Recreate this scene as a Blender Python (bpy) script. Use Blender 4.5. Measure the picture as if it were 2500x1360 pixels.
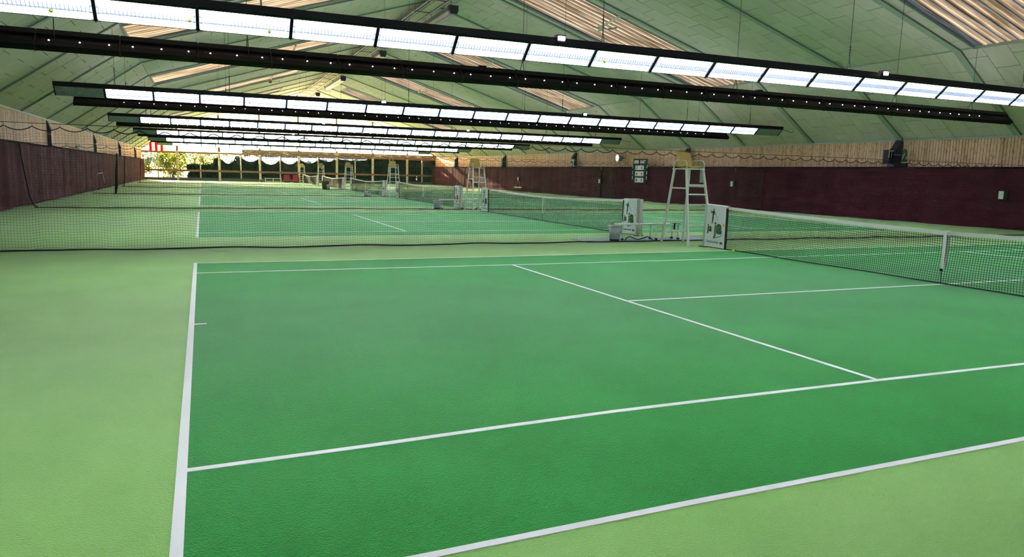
import bpy, math, random
from mathutils import Vector, Matrix
random.seed(7)
for o in list(bpy.data.objects):
    bpy.data.objects.remove(o)
sc = bpy.context.scene
COL = sc.collection
PI = math.pi

# ------------------------------------------------------------------ camera, sky, sun, exposure
cam_d = bpy.data.cameras.new('camera')
cam = bpy.data.objects.new('camera', cam_d)
COL.objects.link(cam)
yaw, pitch, roll = 0.4058, -0.1434, 0.0247
fw = Vector((math.sin(yaw) * math.cos(pitch), math.cos(yaw) * math.cos(pitch), math.sin(pitch)))
rt = Vector((math.cos(yaw), -math.sin(yaw), 0))
up = rt.cross(fw)
r2 = math.cos(roll) * rt + math.sin(roll) * up
u2 = -math.sin(roll) * rt + math.cos(roll) * up
m = Matrix((r2, u2, -fw)).transposed().to_4x4()
m.translation = Vector((0.2087, -2.8886, 1.6927))
cam.matrix_world = m
cam_d.sensor_width = 36.0
cam_d.lens = 36.0 * 1759.23 / 2500.0
cam_d.clip_end = 600
cam_d.clip_start = 0.05
sc.camera = cam

world = bpy.data.worlds.new('sky')
sc.world = world
world.use_nodes = True
wn = world.node_tree.nodes
wl = world.node_tree.links
bg = wn['Background']
sky = wn.new('ShaderNodeTexSky')
sky.sky_type = 'NISHITA'
sky.sun_disc = False
sky.sun_elevation = math.radians(15)
SUN_DIR = Vector((-0.22, 0.90, 0.25)).normalized()      # towards the sun
sky.sun_rotation = math.atan2(SUN_DIR.x, SUN_DIR.y)
sky.air_density = 1.0
sky.dust_density = 1.5
wl.new(sky.outputs[0], bg.inputs[0])
bg.inputs[1].default_value = 0.42

sun_d = bpy.data.lights.new('sun', 'SUN')
sun_d.energy = 52.0
sun_d.angle = math.radians(1.0)
sun_d.color = (1.0, 0.74, 0.46)
sun = bpy.data.objects.new('sun', sun_d)
COL.objects.link(sun)
sun.rotation_euler = (-SUN_DIR).to_track_quat('-Z', 'Y').to_euler()
sun.location = (-40, 130, 60)

sc.view_settings.view_transform = 'Standard'
sc.view_settings.look = 'None'
sc.view_settings.exposure = 0.75
sc.view_settings.gamma = 1.0
sc.view_settings.use_curve_mapping = False
CEIL_FILL = 14.0  # radiance of the upward fill added to brighten the ceiling
LAMP = 30.0            # radiance of the fluorescent strips

# ------------------------------------------------------------------ helpers
class MB:
    def __init__(s):
        s.v = []
        s.f = []
    def box(s, a, b):
        x0, y0, z0 = a
        x1, y1, z1 = b
        i = len(s.v)
        s.v += [(x0, y0, z0), (x1, y0, z0), (x1, y1, z0), (x0, y1, z0), (x0, y0, z1), (x1, y0, z1), (x1, y1, z1), (x0, y1, z1)]
        s.f += [(i, i + 3, i + 2, i + 1), (i + 4, i + 5, i + 6, i + 7), (i, i + 1, i + 5, i + 4), (i + 1, i + 2, i + 6, i + 5), (i + 2, i + 3, i + 7, i + 6), (i + 3, i, i + 4, i + 7)]
        return s
    def quad(s, *p):
        i = len(s.v)
        s.v += [tuple(q) for q in p]
        s.f.append(tuple(range(i, i + len(p))))
        return s
    def tube(s, pts, r, n=6, cap=True, closed=False):
        pts = [Vector(p) for p in pts]
        N = len(pts)
        rs = r if isinstance(r, (list, tuple)) else [r] * N
        base = len(s.v)
        up0 = None
        for k, p in enumerate(pts):
            if closed:
                t = pts[(k + 1) % N] - pts[k - 1]
            else:
                t = pts[min(k + 1, N - 1)] - pts[max(k - 1, 0)]
            t.normalize()
            if up0 is None:
                a = Vector((0, 0, 1)) if abs(t.z) < 0.9 else Vector((1, 0, 0))
            else:
                a = up0
            u = a - t * a.dot(t)
            if u.length < 1e-5:
                a = Vector((0, 1, 0))
                u = a - t * a.dot(t)
            u.normalize()
            up0 = u
            w = t.cross(u)
            for j in range(n):
                an = 2 * PI * (j + 0.5) / n
                s.v.append(tuple(p + (u * math.cos(an) + w * math.sin(an)) * rs[k]))
        M = N if closed else N - 1
        for k in range(M):
            k2 = (k + 1) % N
            for j in range(n):
                j2 = (j + 1) % n
                s.f.append((base + k * n + j, base + k * n + j2, base + k2 * n + j2, base + k2 * n + j))
        if cap and not closed:
            s.f.append(tuple(base + j for j in reversed(range(n))))
            s.f.append(tuple(base + (N - 1) * n + j for j in range(n)))
        return s
    def bar(s, a, b, w, h):
        a = Vector(a)
        b = Vector(b)
        t = (b - a).normalized()
        q = Vector((0, 0, 1)) if abs(t.z) < 0.95 else Vector((0, 1, 0))
        u = t.cross(q).normalized()
        v = u.cross(t)
        i = len(s.v)
        for p in (a, b):
            for du, dv in ((-1, -1), (1, -1), (1, 1), (-1, 1)):
                s.v.append(tuple(p + u * du * w / 2 + v * dv * h / 2))
        s.f += [(i, i + 1, i + 2, i + 3), (i + 7, i + 6, i + 5, i + 4)]
        for j in range(4):
            k = (j + 1) % 4
            s.f.append((i + j, i + 4 + j, i + 4 + k, i + k))
        return s
    def prism(s, poly, a, b, axis):
        """poly: 2-D outline; extruded from a to b along axis ('x','y','z')."""
        def P(q, c):
            return {'x': (c, q[0], q[1]), 'y': (q[0], c, q[1]), 'z': (q[0], q[1], c)}[axis]
        i = len(s.v)
        n = len(poly)
        s.v += [P(q, a) for q in poly] + [P(q, b) for q in poly]
        s.f.append(tuple(range(i, i + n)))
        s.f.append(tuple(range(i + 2 * n - 1, i + n - 1, -1)))
        for j in range(n):
            k = (j + 1) % n
            s.f.append((i + j, i + n + j, i + n + k, i + k))
        return s
    def grid(s, fn, nu, nv, skip=None):
        i = len(s.v)
        for a in range(nu + 1):
            for b in range(nv + 1):
                s.v.append(tuple(fn(a / nu, b / nv)))
        for a in range(nu):
            for b in range(nv):
                if skip and skip(a, b):
                    continue
                q = i + a * (nv + 1) + b
                s.f.append((q, q + nv + 1, q + nv + 2, q + 1))
        return s
    def sphere(s, c, r, nu=12, nv=8):
        i = len(s.v)
        for a in range(nv + 1):
            t = PI * a / nv
            for b in range(nu):
                p = 2 * PI * b / nu
                s.v.append((c[0] + r * math.sin(t) * math.cos(p), c[1] + r * math.sin(t) * math.sin(p), c[2] + r * math.cos(t)))
        for a in range(nv):
            for b in range(nu):
                b2 = (b + 1) % nu
                s.f.append((i + a * nu + b, i + (a + 1) * nu + b, i + (a + 1) * nu + b2, i + a * nu + b2))
        return s
    def lathe(s, prof, c=(0, 0, 0), n=20):
        i = len(s.v)
        for r, z in prof:
            for j in range(n):
                an = 2 * PI * j / n
                s.v.append((c[0] + r * math.cos(an), c[1] + r * math.sin(an), c[2] + z))
        for k in range(len(prof) - 1):
            for j in range(n):
                j2 = (j + 1) % n
                s.f.append((i + k * n + j, i + k * n + j2, i + (k + 1) * n + j2, i + (k + 1) * n + j))
        return s
    def off(s, d):
        s.v = [(x + d[0], y + d[1], z + d[2]) for x, y, z in s.v]
        return s
    def mesh(s, name, mat=None, smooth=False):
        me = bpy.data.meshes.new(name)
        me.from_pydata(s.v, [], s.f)
        me.update()
        if mat:
            me.materials.append(mat)
        if smooth:
            for p in me.polygons:
                p.use_smooth = True
        return me

def link(name, me, parent=None, loc=(0, 0, 0), kind=None):
    o = bpy.data.objects.new(name, me)
    COL.objects.link(o)
    o.location = loc
    if parent:
        o.parent = parent
    if kind:
        o['kind'] = kind
    return o
def part(name, mb, mat, parent, smooth=False, kind=None, label=None):
    o = link(name, mb.mesh(name, mat, smooth), parent, kind=kind)
    if label:
        o['label'] = label
    return o
def struct(name, mb, mat, smooth=False):
    return link(name, mb.mesh(name, mat, smooth), kind='structure')
def tag(o, label, cat, group=None):
    o['label'] = label
    o['category'] = cat
    if group:
        o['group'] = group
    return o
def thing(name, label, cat, loc, group=None):
    return tag(link(name, None, loc=loc), label, cat, group)
def dup(o, loc, label):
    def cp(s, par):
        c = s.copy()
        COL.objects.link(c)
        c.parent = par
        for ch in s.children:
            cp(ch, c)
        return c
    r = cp(o, None)
    r.location = loc
    r['label'] = label
    return r

# ------------------------------------------------------------------ materials
def mat(name, col, rough=0.6, metal=0.0, var=None, scale=6.0, bump=0.0, bscale=60.0, stretch=(1, 1, 1), spec=0.5, detail=4.0, blend=(0.35, 0.65), bdist=0.01):
    M = bpy.data.materials.new(name)
    M.use_nodes = True
    nt = M.node_tree
    b = nt.nodes['Principled BSDF']
    b.inputs['Base Color'].default_value = (*col, 1)
    b.inputs['Roughness'].default_value = rough
    b.inputs['Metallic'].default_value = metal
    b.inputs['Specular IOR Level'].default_value = spec
    if var or bump:
        tc = nt.nodes.new('ShaderNodeTexCoord')
        mp = nt.nodes.new('ShaderNodeMapping')
        mp.inputs['Scale'].default_value = stretch
        nt.links.new(tc.outputs['Object'], mp.inputs['Vector'])
    if var:
        n = nt.nodes.new('ShaderNodeTexNoise')
        n.inputs['Scale'].default_value = scale
        n.inputs['Detail'].default_value = detail
        nt.links.new(mp.outputs[0], n.inputs['Vector'])
        r = nt.nodes.new('ShaderNodeValToRGB')
        r.color_ramp.elements[0].position = blend[0]
        r.color_ramp.elements[1].position = blend[1]
        r.color_ramp.elements[0].color = (*col, 1)
        r.color_ramp.elements[1].color = (*var, 1)
        nt.links.new(n.outputs[0], r.inputs[0])
        nt.links.new(r.outputs[0], b.inputs['Base Color'])
    if bump:
        n2 = nt.nodes.new('ShaderNodeTexNoise')
        n2.inputs['Scale'].default_value = bscale
        n2.inputs['Detail'].default_value = 3.0
        nt.links.new(mp.outputs[0], n2.inputs['Vector'])
        bp = nt.nodes.new('ShaderNodeBump')
        bp.inputs['Strength'].default_value = bump
        bp.inputs['Distance'].default_value = bdist
        nt.links.new(n2.outputs[0], bp.inputs['Height'])
        nt.links.new(bp.outputs[0], b.inputs['Normal'])
    return M
def emit(name, col, s):
    M = bpy.data.materials.new(name)
    M.use_nodes = True
    nt = M.node_tree
    b = nt.nodes['Principled BSDF']
    b.inputs['Base Color'].default_value = (*col, 1)
    b.inputs['Emission Color'].default_value = (*col, 1)
    b.inputs['Emission Strength'].default_value = s
    return M
def translucent(name, col, trans, rough=0.7, var=None, scale=3.0, stretch=(1, 1, 1), clear=0.0):
    """sheet that lets light through diffusely: diffuse + translucent (+ a clear share)"""
    M = bpy.data.materials.new(name)
    M.use_nodes = True
    nt = M.node_tree
    for n in list(nt.nodes):
        nt.nodes.remove(n)
    out = nt.nodes.new('ShaderNodeOutputMaterial')
    d = nt.nodes.new('ShaderNodeBsdfDiffuse')
    t = nt.nodes.new('ShaderNodeBsdfTranslucent')
    mx = nt.nodes.new('ShaderNodeMixShader')
    mx.inputs[0].default_value = trans
    d.inputs[0].default_value = (*col, 1)
    t.inputs[0].default_value = (*col, 1)
    if var:
        tc = nt.nodes.new('ShaderNodeTexCoord')
        mp = nt.nodes.new('ShaderNodeMapping')
        mp.inputs['Scale'].default_value = stretch
        n = nt.nodes.new('ShaderNodeTexNoise')
        n.inputs['Scale'].default_value = scale
        n.inputs['Detail'].default_value = 5
        r = nt.nodes.new('ShaderNodeValToRGB')
        r.color_ramp.elements[0].position = 0.35
        r.color_ramp.elements[1].position = 0.62
        r.color_ramp.elements[0].color = (*col, 1)
        r.color_ramp.elements[1].color = (*var, 1)
        nt.links.new(tc.outputs['Object'], mp.inputs[0])
        nt.links.new(mp.outputs[0], n.inputs[0])
        nt.links.new(n.outputs[0], r.inputs[0])
        nt.links.new(r.outputs[0], d.inputs[0])
        nt.links.new(r.outputs[0], t.inputs[0])
    nt.links.new(d.outputs[0], mx.inputs[1])
    nt.links.new(t.outputs[0], mx.inputs[2])
    res = mx
    if clear:
        c = nt.nodes.new('ShaderNodeBsdfTransparent')
        m2 = nt.nodes.new('ShaderNodeMixShader')
        m2.inputs[0].default_value = clear
        nt.links.new(mx.outputs[0], m2.inputs[1])
        nt.links.new(c.outputs[0], m2.inputs[2])
        res = m2
    nt.links.new(res.outputs[0], out.inputs[0])
    return M
def glass_mat(name):
    M = bpy.data.materials.new(name)
    M.use_nodes = True
    nt = M.node_tree
    for n in list(nt.nodes):
        nt.nodes.remove(n)
    out = nt.nodes.new('ShaderNodeOutputMaterial')
    g = nt.nodes.new('ShaderNodeBsdfGlossy')
    g.inputs['Roughness'].default_value = 0.03
    t = nt.nodes.new('ShaderNodeBsdfTransparent')
    t.inputs[0].default_value = (0.93, 0.95, 0.94, 1)
    fr = nt.nodes.new('ShaderNodeFresnel')
    fr.inputs[0].default_value = 1.35
    mx = nt.nodes.new('ShaderNodeMixShader')
    nt.links.new(fr.outputs[0], mx.inputs[0])
    nt.links.new(t.outputs[0], mx.inputs[1])
    nt.links.new(g.outputs[0], mx.inputs[2])
    nt.links.new(mx.outputs[0], out.inputs[0])
    return M

M_OUT = mat('light green carpet', (0.205, 0.44, 0.10), 0.7, var=(0.245, 0.485, 0.125), scale=0.9, bump=0.9, bscale=80, spec=0.10, bdist=0.014)
M_IN = mat('court green carpet', (0.011, 0.205, 0.025), 0.7, var=(0.019, 0.245, 0.036), scale=0.8, bump=0.9, bscale=80, spec=0.07, bdist=0.014)
for M_, tint, wgt in ((M_OUT, (0.95, 1.0, 0.93, 1), 0.38), (M_IN, (0.62, 1.0, 0.72, 1), 0.36)):
    b_ = M_.node_tree.nodes['Principled BSDF']
    b_.inputs['Sheen Weight'].default_value = wgt
    b_.inputs['Sheen Roughness'].default_value = 0.35
    b_.inputs['Sheen Tint'].default_value = tint
M_LINE = mat('white line carpet', (0.78, 0.78, 0.80), 0.7, bump=0.2, bscale=40)
M_CEIL = mat('pale ceiling board', (0.61, 0.555, 0.52), 0.75, var=(0.66, 0.60, 0.56), scale=2.2, stretch=(0.35, 3, 1), spec=0.2)
M_CEIL2 = mat('ceiling board grain b', (0.58, 0.53, 0.49), 0.75, var=(0.64, 0.585, 0.545), scale=2.0, stretch=(0.35, 3, 1), spec=0.2)
M_JOINT = mat('dark ceiling joint', (0.10, 0.12, 0.10), 0.9)
M_BEAM = mat('grey green roof beam', (0.30, 0.36, 0.30), 0.6, var=(0.34, 0.40, 0.34), scale=3)
M_STEEL = mat('dark steel post', (0.018, 0.018, 0.040), 0.55)
M_BLACK = mat('black powder coat', (0.007, 0.006, 0.013), 0.55, spec=0.2)
M_RECESS = mat('dull grey channel', (0.030, 0.028, 0.040), 0.5, spec=0.3)
M_LOUVRE = mat('white louvre', (0.80, 0.84, 0.95), 0.35)
M_LOUVOFF = mat('aluminium louvre', (0.34, 0.42, 0.40), 0.4)
M_LOUVDK = mat('dark louvre inside', (0.05, 0.075, 0.075), 0.4, metal=0.3)
M_DIFF = emit('glowing centre louvre', (0.80, 0.85, 1.0), 0.85)
M_FILL = emit('added ceiling fill', (0.97, 0.98, 1.0), CEIL_FILL)  # fill glow added for the ceiling, not a real part of the fixture
M_TUBE = emit('lit fluorescent reflector', (0.93, 0.96, 1.0), LAMP)
M_DOT = emit('light through the housing hole', (1, 1, 1), 5.0)
M_FLOOD = emit('floodlight lens', (1.0, 0.95, 0.88), 60.0)
M_WIRE = mat('dark wire', (0.03, 0.035, 0.03), 0.6)
M_WOOD = mat('cladding wood', (0.66, 0.40, 0.25), 0.65, var=(0.30, 0.15, 0.08), scale=8.0, stretch=(1, 1.4, 0.7), blend=(0.52, 0.74))
M_WOOD2 = mat('cladding wood pale', (0.72, 0.455, 0.30), 0.65, var=(0.36, 0.19, 0.10), scale=9.0, stretch=(1, 1.4, 0.7), blend=(0.52, 0.74))
M_WOOD3 = mat('cladding wood red', (0.60, 0.345, 0.20), 0.65, var=(0.26, 0.12, 0.06), scale=8.5, stretch=(1, 1.4, 0.7), blend=(0.48, 0.74))
M_GAP = mat('dark cladding gap', (0.05, 0.03, 0.02), 0.9)
M_CURT = mat('maroon curtain', (0.047, 0.0065, 0.017), 0.8, var=(0.068, 0.0105, 0.026), scale=1.2, stretch=(1, 0.5, 2), bump=0.35, bscale=2.6, bdist=0.08, spec=0.07)
M_HEM = mat('curtain hem', (0.010, 0.004, 0.010), 0.9, spec=0.05)
M_WHITE = mat('white paint', (0.75, 0.76, 0.74), 0.45)
M_ALU = mat('brushed aluminium', (0.62, 0.64, 0.66), 0.35, metal=0.7)
M_CHAIR = mat('pale grey chair paint', (0.62, 0.67, 0.60), 0.4, var=(0.68, 0.72, 0.66), scale=8)
M_YEL = mat('mustard plastic seat', (0.54, 0.39, 0.10), 0.4)
M_NETB = mat('black net twine', (0.012, 0.018, 0.014), 0.8)
M_NETG = mat('dark green net twine', (0.035, 0.060, 0.042), 0.8)
M_ROPE = mat('dark rope', (0.010, 0.018, 0.018), 0.8)
M_BANNER = mat('white banner cloth', (0.78, 0.81, 0.88), 0.55, bump=0.25, bscale=3.0, bdist=0.03)
M_LGREEN = mat('logo dark green', (0.010, 0.085, 0.025), 0.6)
M_LDARK = mat('logo blackish green', (0.018, 0.040, 0.020), 0.6)
M_LBROWN = mat('logo olive', (0.10, 0.14, 0.04), 0.6)
M_LBLUE = mat('logo blue grey', (0.10, 0.22, 0.36), 0.6)
M_LORANGE = mat('logo orange', (0.80, 0.42, 0.10), 0.6)
M_BALL = mat('tennis ball felt', (0.62, 0.68, 0.12), 0.9, bump=0.4, bscale=200)
M_MAT = mat('blue grey rubber mat', (0.24, 0.30, 0.44), 0.7, var=(0.30, 0.36, 0.50), scale=9)
M_MESHBIN = mat('grey bin', (0.36, 0.40, 0.46), 0.5, var=(0.46, 0.50, 0.56), scale=14)
M_BROWN = mat('brown plastic tub', (0.085, 0.045, 0.028), 0.6, var=(0.11, 0.06, 0.04), scale=10)
M_RED = mat('red upholstery', (0.30, 0.006, 0.03), 0.6)
M_BOARD = mat('dark green scoreboard', (0.004, 0.035, 0.036), 0.6, spec=0.08)
M_CARD = mat('white number card', (0.72, 0.82, 0.86), 0.5)
M_GRN = mat('green numeral', (0.006, 0.12, 0.045), 0.5)
M_GREY = mat('grey metal', (0.22, 0.23, 0.27), 0.5, metal=0.3)
M_CREAM = mat('cream timber post', (0.62, 0.50, 0.36), 0.6, var=(0.68, 0.57, 0.43), scale=5)
M_TIMB = mat('brown timber', (0.20, 0.085, 0.055), 0.6, var=(0.26, 0.12, 0.08), scale=4, stretch=(0.3, 1, 3))
M_FASC = mat('weathered fascia board', (0.26, 0.17, 0.12), 0.7, var=(0.55, 0.42, 0.34), scale=1.6, blend=(0.52, 0.68))
M_CURB = mat('dark grey curb', (0.09, 0.085, 0.10), 0.7)
M_GLASS = glass_mat('window glass')
M_GABLE = translucent('milky gable sheet', (0.94, 0.84, 0.66), 0.85, clear=0.16)
M_GABLER = translucent('red gable slat', (0.75, 0.02, 0.02), 0.6)
M_GABLEW = translucent('white gable slat', (0.92, 0.80, 0.72), 0.7)
M_SKYL = translucent('corrugated skylight', (0.130, 0.118, 0.106), 0.72, var=(0.045, 0.039, 0.028), scale=1.8, stretch=(0.12, 2.6, 1))
M_PLAST = translucent('crumpled clear sheeting', (0.36, 0.46, 0.68), 0.4, clear=0.35)
M_GROUND = mat('outside ground', (0.030, 0.038, 0.014), 0.9, var=(0.055, 0.050, 0.025), scale=0.6)
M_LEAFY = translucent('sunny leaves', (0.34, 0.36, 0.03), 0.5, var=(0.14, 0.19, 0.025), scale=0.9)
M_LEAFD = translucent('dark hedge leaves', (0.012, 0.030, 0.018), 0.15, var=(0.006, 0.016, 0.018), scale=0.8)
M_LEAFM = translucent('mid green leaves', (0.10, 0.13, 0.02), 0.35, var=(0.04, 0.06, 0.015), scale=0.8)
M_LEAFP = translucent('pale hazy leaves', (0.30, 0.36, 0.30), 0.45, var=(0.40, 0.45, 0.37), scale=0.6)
M_BARK = mat('bark', (0.07, 0.05, 0.035), 0.9)

# ------------------------------------------------------------------ the hall
PT = 15.917                      # one court, wall to wall
XL, XR, XM = -6.41, 30.10, 11.86
YB, YF = -4.2, 94.7
KL, KR, ZK, ZE, ZR = -2.30, 26.03, 6.64, 3.70, 11.05
F = lambda n: 21.379 + PT / 3 * n
def roofz(x):
    pts = [(XL, ZE), (KL, ZK), (XM, ZR), (KR, ZK), (XR, ZE)]
    for (a, za), (b, zb) in zip(pts, pts[1:]):
        if x <= b:
            return za + (zb - za) * (x - a) / (b - a)
    return ZE

# floor
floor = struct('floor', MB().box((XL - 0.3, YB - 0.3, -0.2), (XR + 0.3, YF + 0.3, 0)), M_OUT)
def strip(mb, pts, w, z0, z1, axis):
    """flat line along pts; w is its width across axis"""
    for (a, b), (c, d) in zip(pts, pts[1:]):
        if axis == 'x':
            q = [(a, b - w / 2), (c, d - w / 2), (c, d + w / 2), (a, b + w / 2)]
        else:
            q = [(a - w / 2, b), (a + w / 2, b), (c + w / 2, d), (c - w / 2, d)]
            if d < b:
                q = q[::-1]
        mb.prism(q, z0, z1, 'z')
    return mb
def court(k):
    o = PT * k
    if k == 0:
        nd = [(0.03, -0.01), (1.06, 0.0), (2.55, 0.03), (3.12, 0.033), (5.27, 0.041), (11.885, 0.03), (23.77, 0.0)]
        ns = [(0.03, 1.352), (1.10, 1.381), (2.0, 1.425), (2.92, 1.455), (3.7, 1.453), (5.54, 1.430), (7.47, 1.387), (11.885, 1.38), (23.77, 1.38)]
        fs = [(0.03, 9.607), (2.83, 9.582), (5.55, 9.524), (8.74, 9.506), (11.81, 9.557), (23.77, 9.57)]
        fd = [(0.03, 10.925), (3.1, 10.85), (5.63, 10.843), (9.7, 10.913), (11.33, 10.931), (23.77, 10.94)]
    else:
        nd, ns, fs, fd = [[(0.03, y), (23.77, y)] for y in (0.025, 1.395, 9.575, 10.945)]
    poly = [(x, y + o) for x, y in nd] + [(x, y + o) for x, y in reversed(fd)]
    part('court_surface', MB().prism(poly, -0.01, 0.003, 'z'), M_IN, floor)
    z0, z1 = 0.001, 0.006
    sh = lambda L: [(x, y + o) for x, y in L]
    for L in (nd, ns, fs, fd):
        part('sideline', strip(MB(), sh(L), 0.05, z0, z1, 'x'), M_LINE, floor)
    for x, w in ((0.048, 0.056), (23.72, 0.10)):
        part('baseline', strip(MB(), [(x, nd[0][1] - 0.025 + o), (x, fd[0][1] + 0.025 + o)], w, z0, z1 + 0.001, 'y'), M_LINE, floor)
    for x in (5.54, 18.26):
        part('service_line', strip(MB(), [(x, ns[4 if k == 0 else 0][1] + o), (x, fs[2 if k == 0 else 0][1] + o)], 0.05, z0, z1 + 0.001, 'y'), M_LINE, floor)
    part('center_line', strip(MB(), [(5.54, 5.485 + o), (18.26, 5.485 + o)], 0.05, z0, z1, 'x'), M_LINE, floor)
    for x in (0.0, 23.57):
        part('center_mark', strip(MB(), [(x + 0.05, 5.465 + o), (x + 0.20, 5.465 + o)], 0.05, z0, z1 + 0.002, 'x'), M_LINE, floor)
for k in range(6):
    court(k)

# ceiling: backing shell, boards, beams, ridge and kink trims
shell = MB()
prof = [(XL - 0.05, ZE), (KL, ZK), (XM, ZR), (KR, ZK), (XR + 0.05, ZE)]
SKYBAYS = (-2, 1, 4, 7, 10)
SKL, SKR = 8.0, 14.4             # skylights run from the kinks up to these x
def slope_piece(mb, x0, x1, y0, y1, lift=0.05, th=0.03):
    z0, z1 = roofz(x0 + 1e-6) + lift, roofz(x1 - 1e-6) + lift
    mb.prism([(x0, z0), (x1, z1), (x1, z1 + th), (x0, z0 + th)], y0, y1, 'y')
def hole(n):
    return F(n) + 0.55, F(n + 1) - 0.65
segs = [(XL - 0.3, KL), (KL, SKL), (SKL, XM), (XM, SKR), (SKR, KR), (KR, XR + 0.3)]
for x0, x1 in segs:
    if (x0, x1) in ((KL, SKL), (SKR, KR)):
        ys = [YB - 0.3]
        for n in SKYBAYS:
            a, b = hole(n)
            ys += [a, b]
        ys.append(YF + 0.6)
        for a, b in zip(ys[::2], ys[1::2]):
            slope_piece(shell, x0, x1, a, b)
    else:
        slope_piece(shell, x0, x1, YB - 0.3, YF + 0.6)
ceiling = struct('ceiling', shell, M_JOINT)
SL = []
for (xa, za), (xb, zb) in zip(prof, prof[1:]):
    SL.append((Vector((xa, 0, za)), Vector((xb, 0, zb))))
PW, PL_ = PT / 18, 1.30
full_me = {}
pieces = []
for si, (A, B) in enumerate(SL):
    low, high = (A, B) if A.z < B.z else (B, A)
    d = (high - low)
    Ls = d.length
    d = d / Ls
    for n in range(-5, 14):
        cols = [(F(n) + PW * c, F(n) + PW * (c + 1), c % 2, 0.0) for c in range(6)]
        cut = 0.0
        if n in SKYBAYS and si in (1, 2):
            a, b = hole(n)
            lim = ((KL + 0, SKL) if si == 1 else (SKR, KR))
            cut = Ls * abs((SKL - KL) / (XM - KL)) if si == 1 else Ls * abs((KR - SKR) / (KR - XM))
            cols = [(x, y, st, cut) for x, y, st, _ in cols] + [(F(n), a, 0, 0.0), (b, F(n + 1), 1, 0.0)]
        for ci, (y0, y1, st, s0) in enumerate(cols):
            if y1 > YF or y0 < YB:
                continue
            end = Ls if not (n in SKYBAYS and si in (1, 2) and s0 == 0.0) else cut
            s = s0 - (0.65 if st else 0.0)
            while s < end - 0.02:
                a, b = max(s, s0), min(s + PL_, end)
                if b - a > 0.05:
                    pieces.append((si, low, d, a, b, y0, y1))
                s += PL_
camp = cam.matrix_world.translation
def in_view(q):
    v = q - camp
    z = v.dot(fw)
    if z < 1:
        return False
    return abs(v.dot(r2) / z) < 0.735 and -0.39 < v.dot(u2) / z < 0.40
vis = []
for P in pieces:
    si, low, d, a, b, y0, y1 = P
    c = low + d * (a + b) / 2 + Vector((0, (y0 + y1) / 2, 0))
    v = c - camp
    nrm = Vector((d.z, 0, -d.x)) if d.x > 0 else Vector((-d.z, 0, d.x))
    nrm = nrm if nrm.z < 0 else -nrm
    area = (b - a) * (y1 - y0) * abs(nrm.dot(v.normalized())) / v.length_squared
    if in_view(c):
        vis.append((area, P))
vis.sort(key=lambda t: -t[0])
near_set = set(id(P) for _, P in vis[:298])
rest = [MB(), MB()]
def board_box(mb, P, gap=0.007, gapx=0.024):
    si, low, d, a, b, y0, y1 = P
    nrm = Vector((-d.z, 0, d.x)) if d.x > 0 else Vector((d.z, 0, -d.x))   # up and out
    dz = random.uniform(-0.004, 0.004)
    i = len(mb.v)
    for h in (dz, 0.045):
        for s, y in ((a + gapx / 2, y0 + gap), (b - gapx / 2, y0 + gap), (b - gapx / 2, y1 - gap), (a + gapx / 2, y1 - gap)):
            q = low + d * s + nrm * h + Vector((0, y, 0))
            mb.v.append(tuple(q))
    mb.f += [(i + 3, i + 2, i + 1, i), (i + 4, i + 5, i + 6, i + 7)]
    for j in range(4):
        k = (j + 1) % 4
        mb.f.append((i + j, i + k, i + 4 + k, i + 4 + j))
for j, P in enumerate(pieces):
    if id(P) in near_set:
        mb = MB()
        board_box(mb, P)
        part('ceiling_board', mb, (M_CEIL, M_CEIL2)[j % 2], ceiling)
    else:
        board_box(rest[j % 2], P)
part('distant_boards', rest[0], M_CEIL, ceiling, kind='stuff')
part('distant_boards', rest[1], M_CEIL2, ceiling, kind='stuff')
for n in range(-4, 14):
    y = F(n)
    if y > YF:
        break
    for si, (A, B) in enumerate(SL):
        mb = MB()
        w = 0.15
        nrm = Vector((-(B - A).z, 0, (B - A).x)).normalized()
        q = [A - nrm * 0.05, B - nrm * 0.05, B + nrm * 0.04, A + nrm * 0.04]
        mb.prism([(p.x, p.z) for p in q], y - w, y + w, 'y')
        part('roof_beam', mb, M_BEAM, ceiling)
        mb = MB()
        q = [A - nrm * 0.062, B - nrm * 0.062, B - nrm * 0.04, A - nrm * 0.04]
        mb.prism([(p.x, p.z) for p in q], y - w - 0.012, y - w + 0.022, 'y')
        part('beam_edge_strip', mb, M_JOINT, ceiling)
for x, z in ((KL, ZK), (KR, ZK), (XM, ZR)):
    mb = MB().box((x - 0.035, YB, z - 0.035), (x + 0.035, YF, z + 0.02))
    part('seam_strip', mb, M_BEAM, ceiling)

# skylights: corrugated translucent sheets with a trim frame
wi = 1
for n in SKYBAYS:
    y0, y1 = hole(n)
    for side in (0, 1):
        A, B = SL[1] if side == 0 else SL[2]
        xa, xb = (KL + 0.02, SKL) if side == 0 else (SKR, KR - 0.02)
        mb = MB()
        per = 0.42
        ys = []
        yy = y0 - 0.12
        while yy < y1 + 0.11:
            for f_, h in ((0, 0), (0.30, 0), (0.42, 0.020), (0.86, 0.020), (1.0, 0)):
                if yy + f_ * per <= y1 + 0.12:
                    ys.append((yy + f_ * per, h))
            yy += per
        base = len(mb.v)
        for y, h in ys:
            mb.v += [(xa - 0.08, y, roofz(xa - 0.08) + 0.03 + h), (xb + 0.08, y, roofz(xb + 0.08) + 0.03 + h)]
        for i in range(len(ys) - 1):
            mb.f.append((2 * i, 2 * i + 1, 2 * i + 3, 2 * i + 2))
        w = struct('window_%d' % wi, mb, M_SKYL)
        fr = MB()
        za, zb = roofz(xa), roofz(xb)
        for y in (y0, y1):
            fr.bar((xa, y, za - 0.02), (xb, y, zb - 0.02), 0.05, 0.10)
        for x, z in ((xa, za), (xb, zb)):
            fr.bar((x, y0, z - 0.02), (x, y1, z - 0.02), 0.06, 0.10)
        part('window_frame', fr, M_BEAM, w)
        wi += 1

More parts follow.
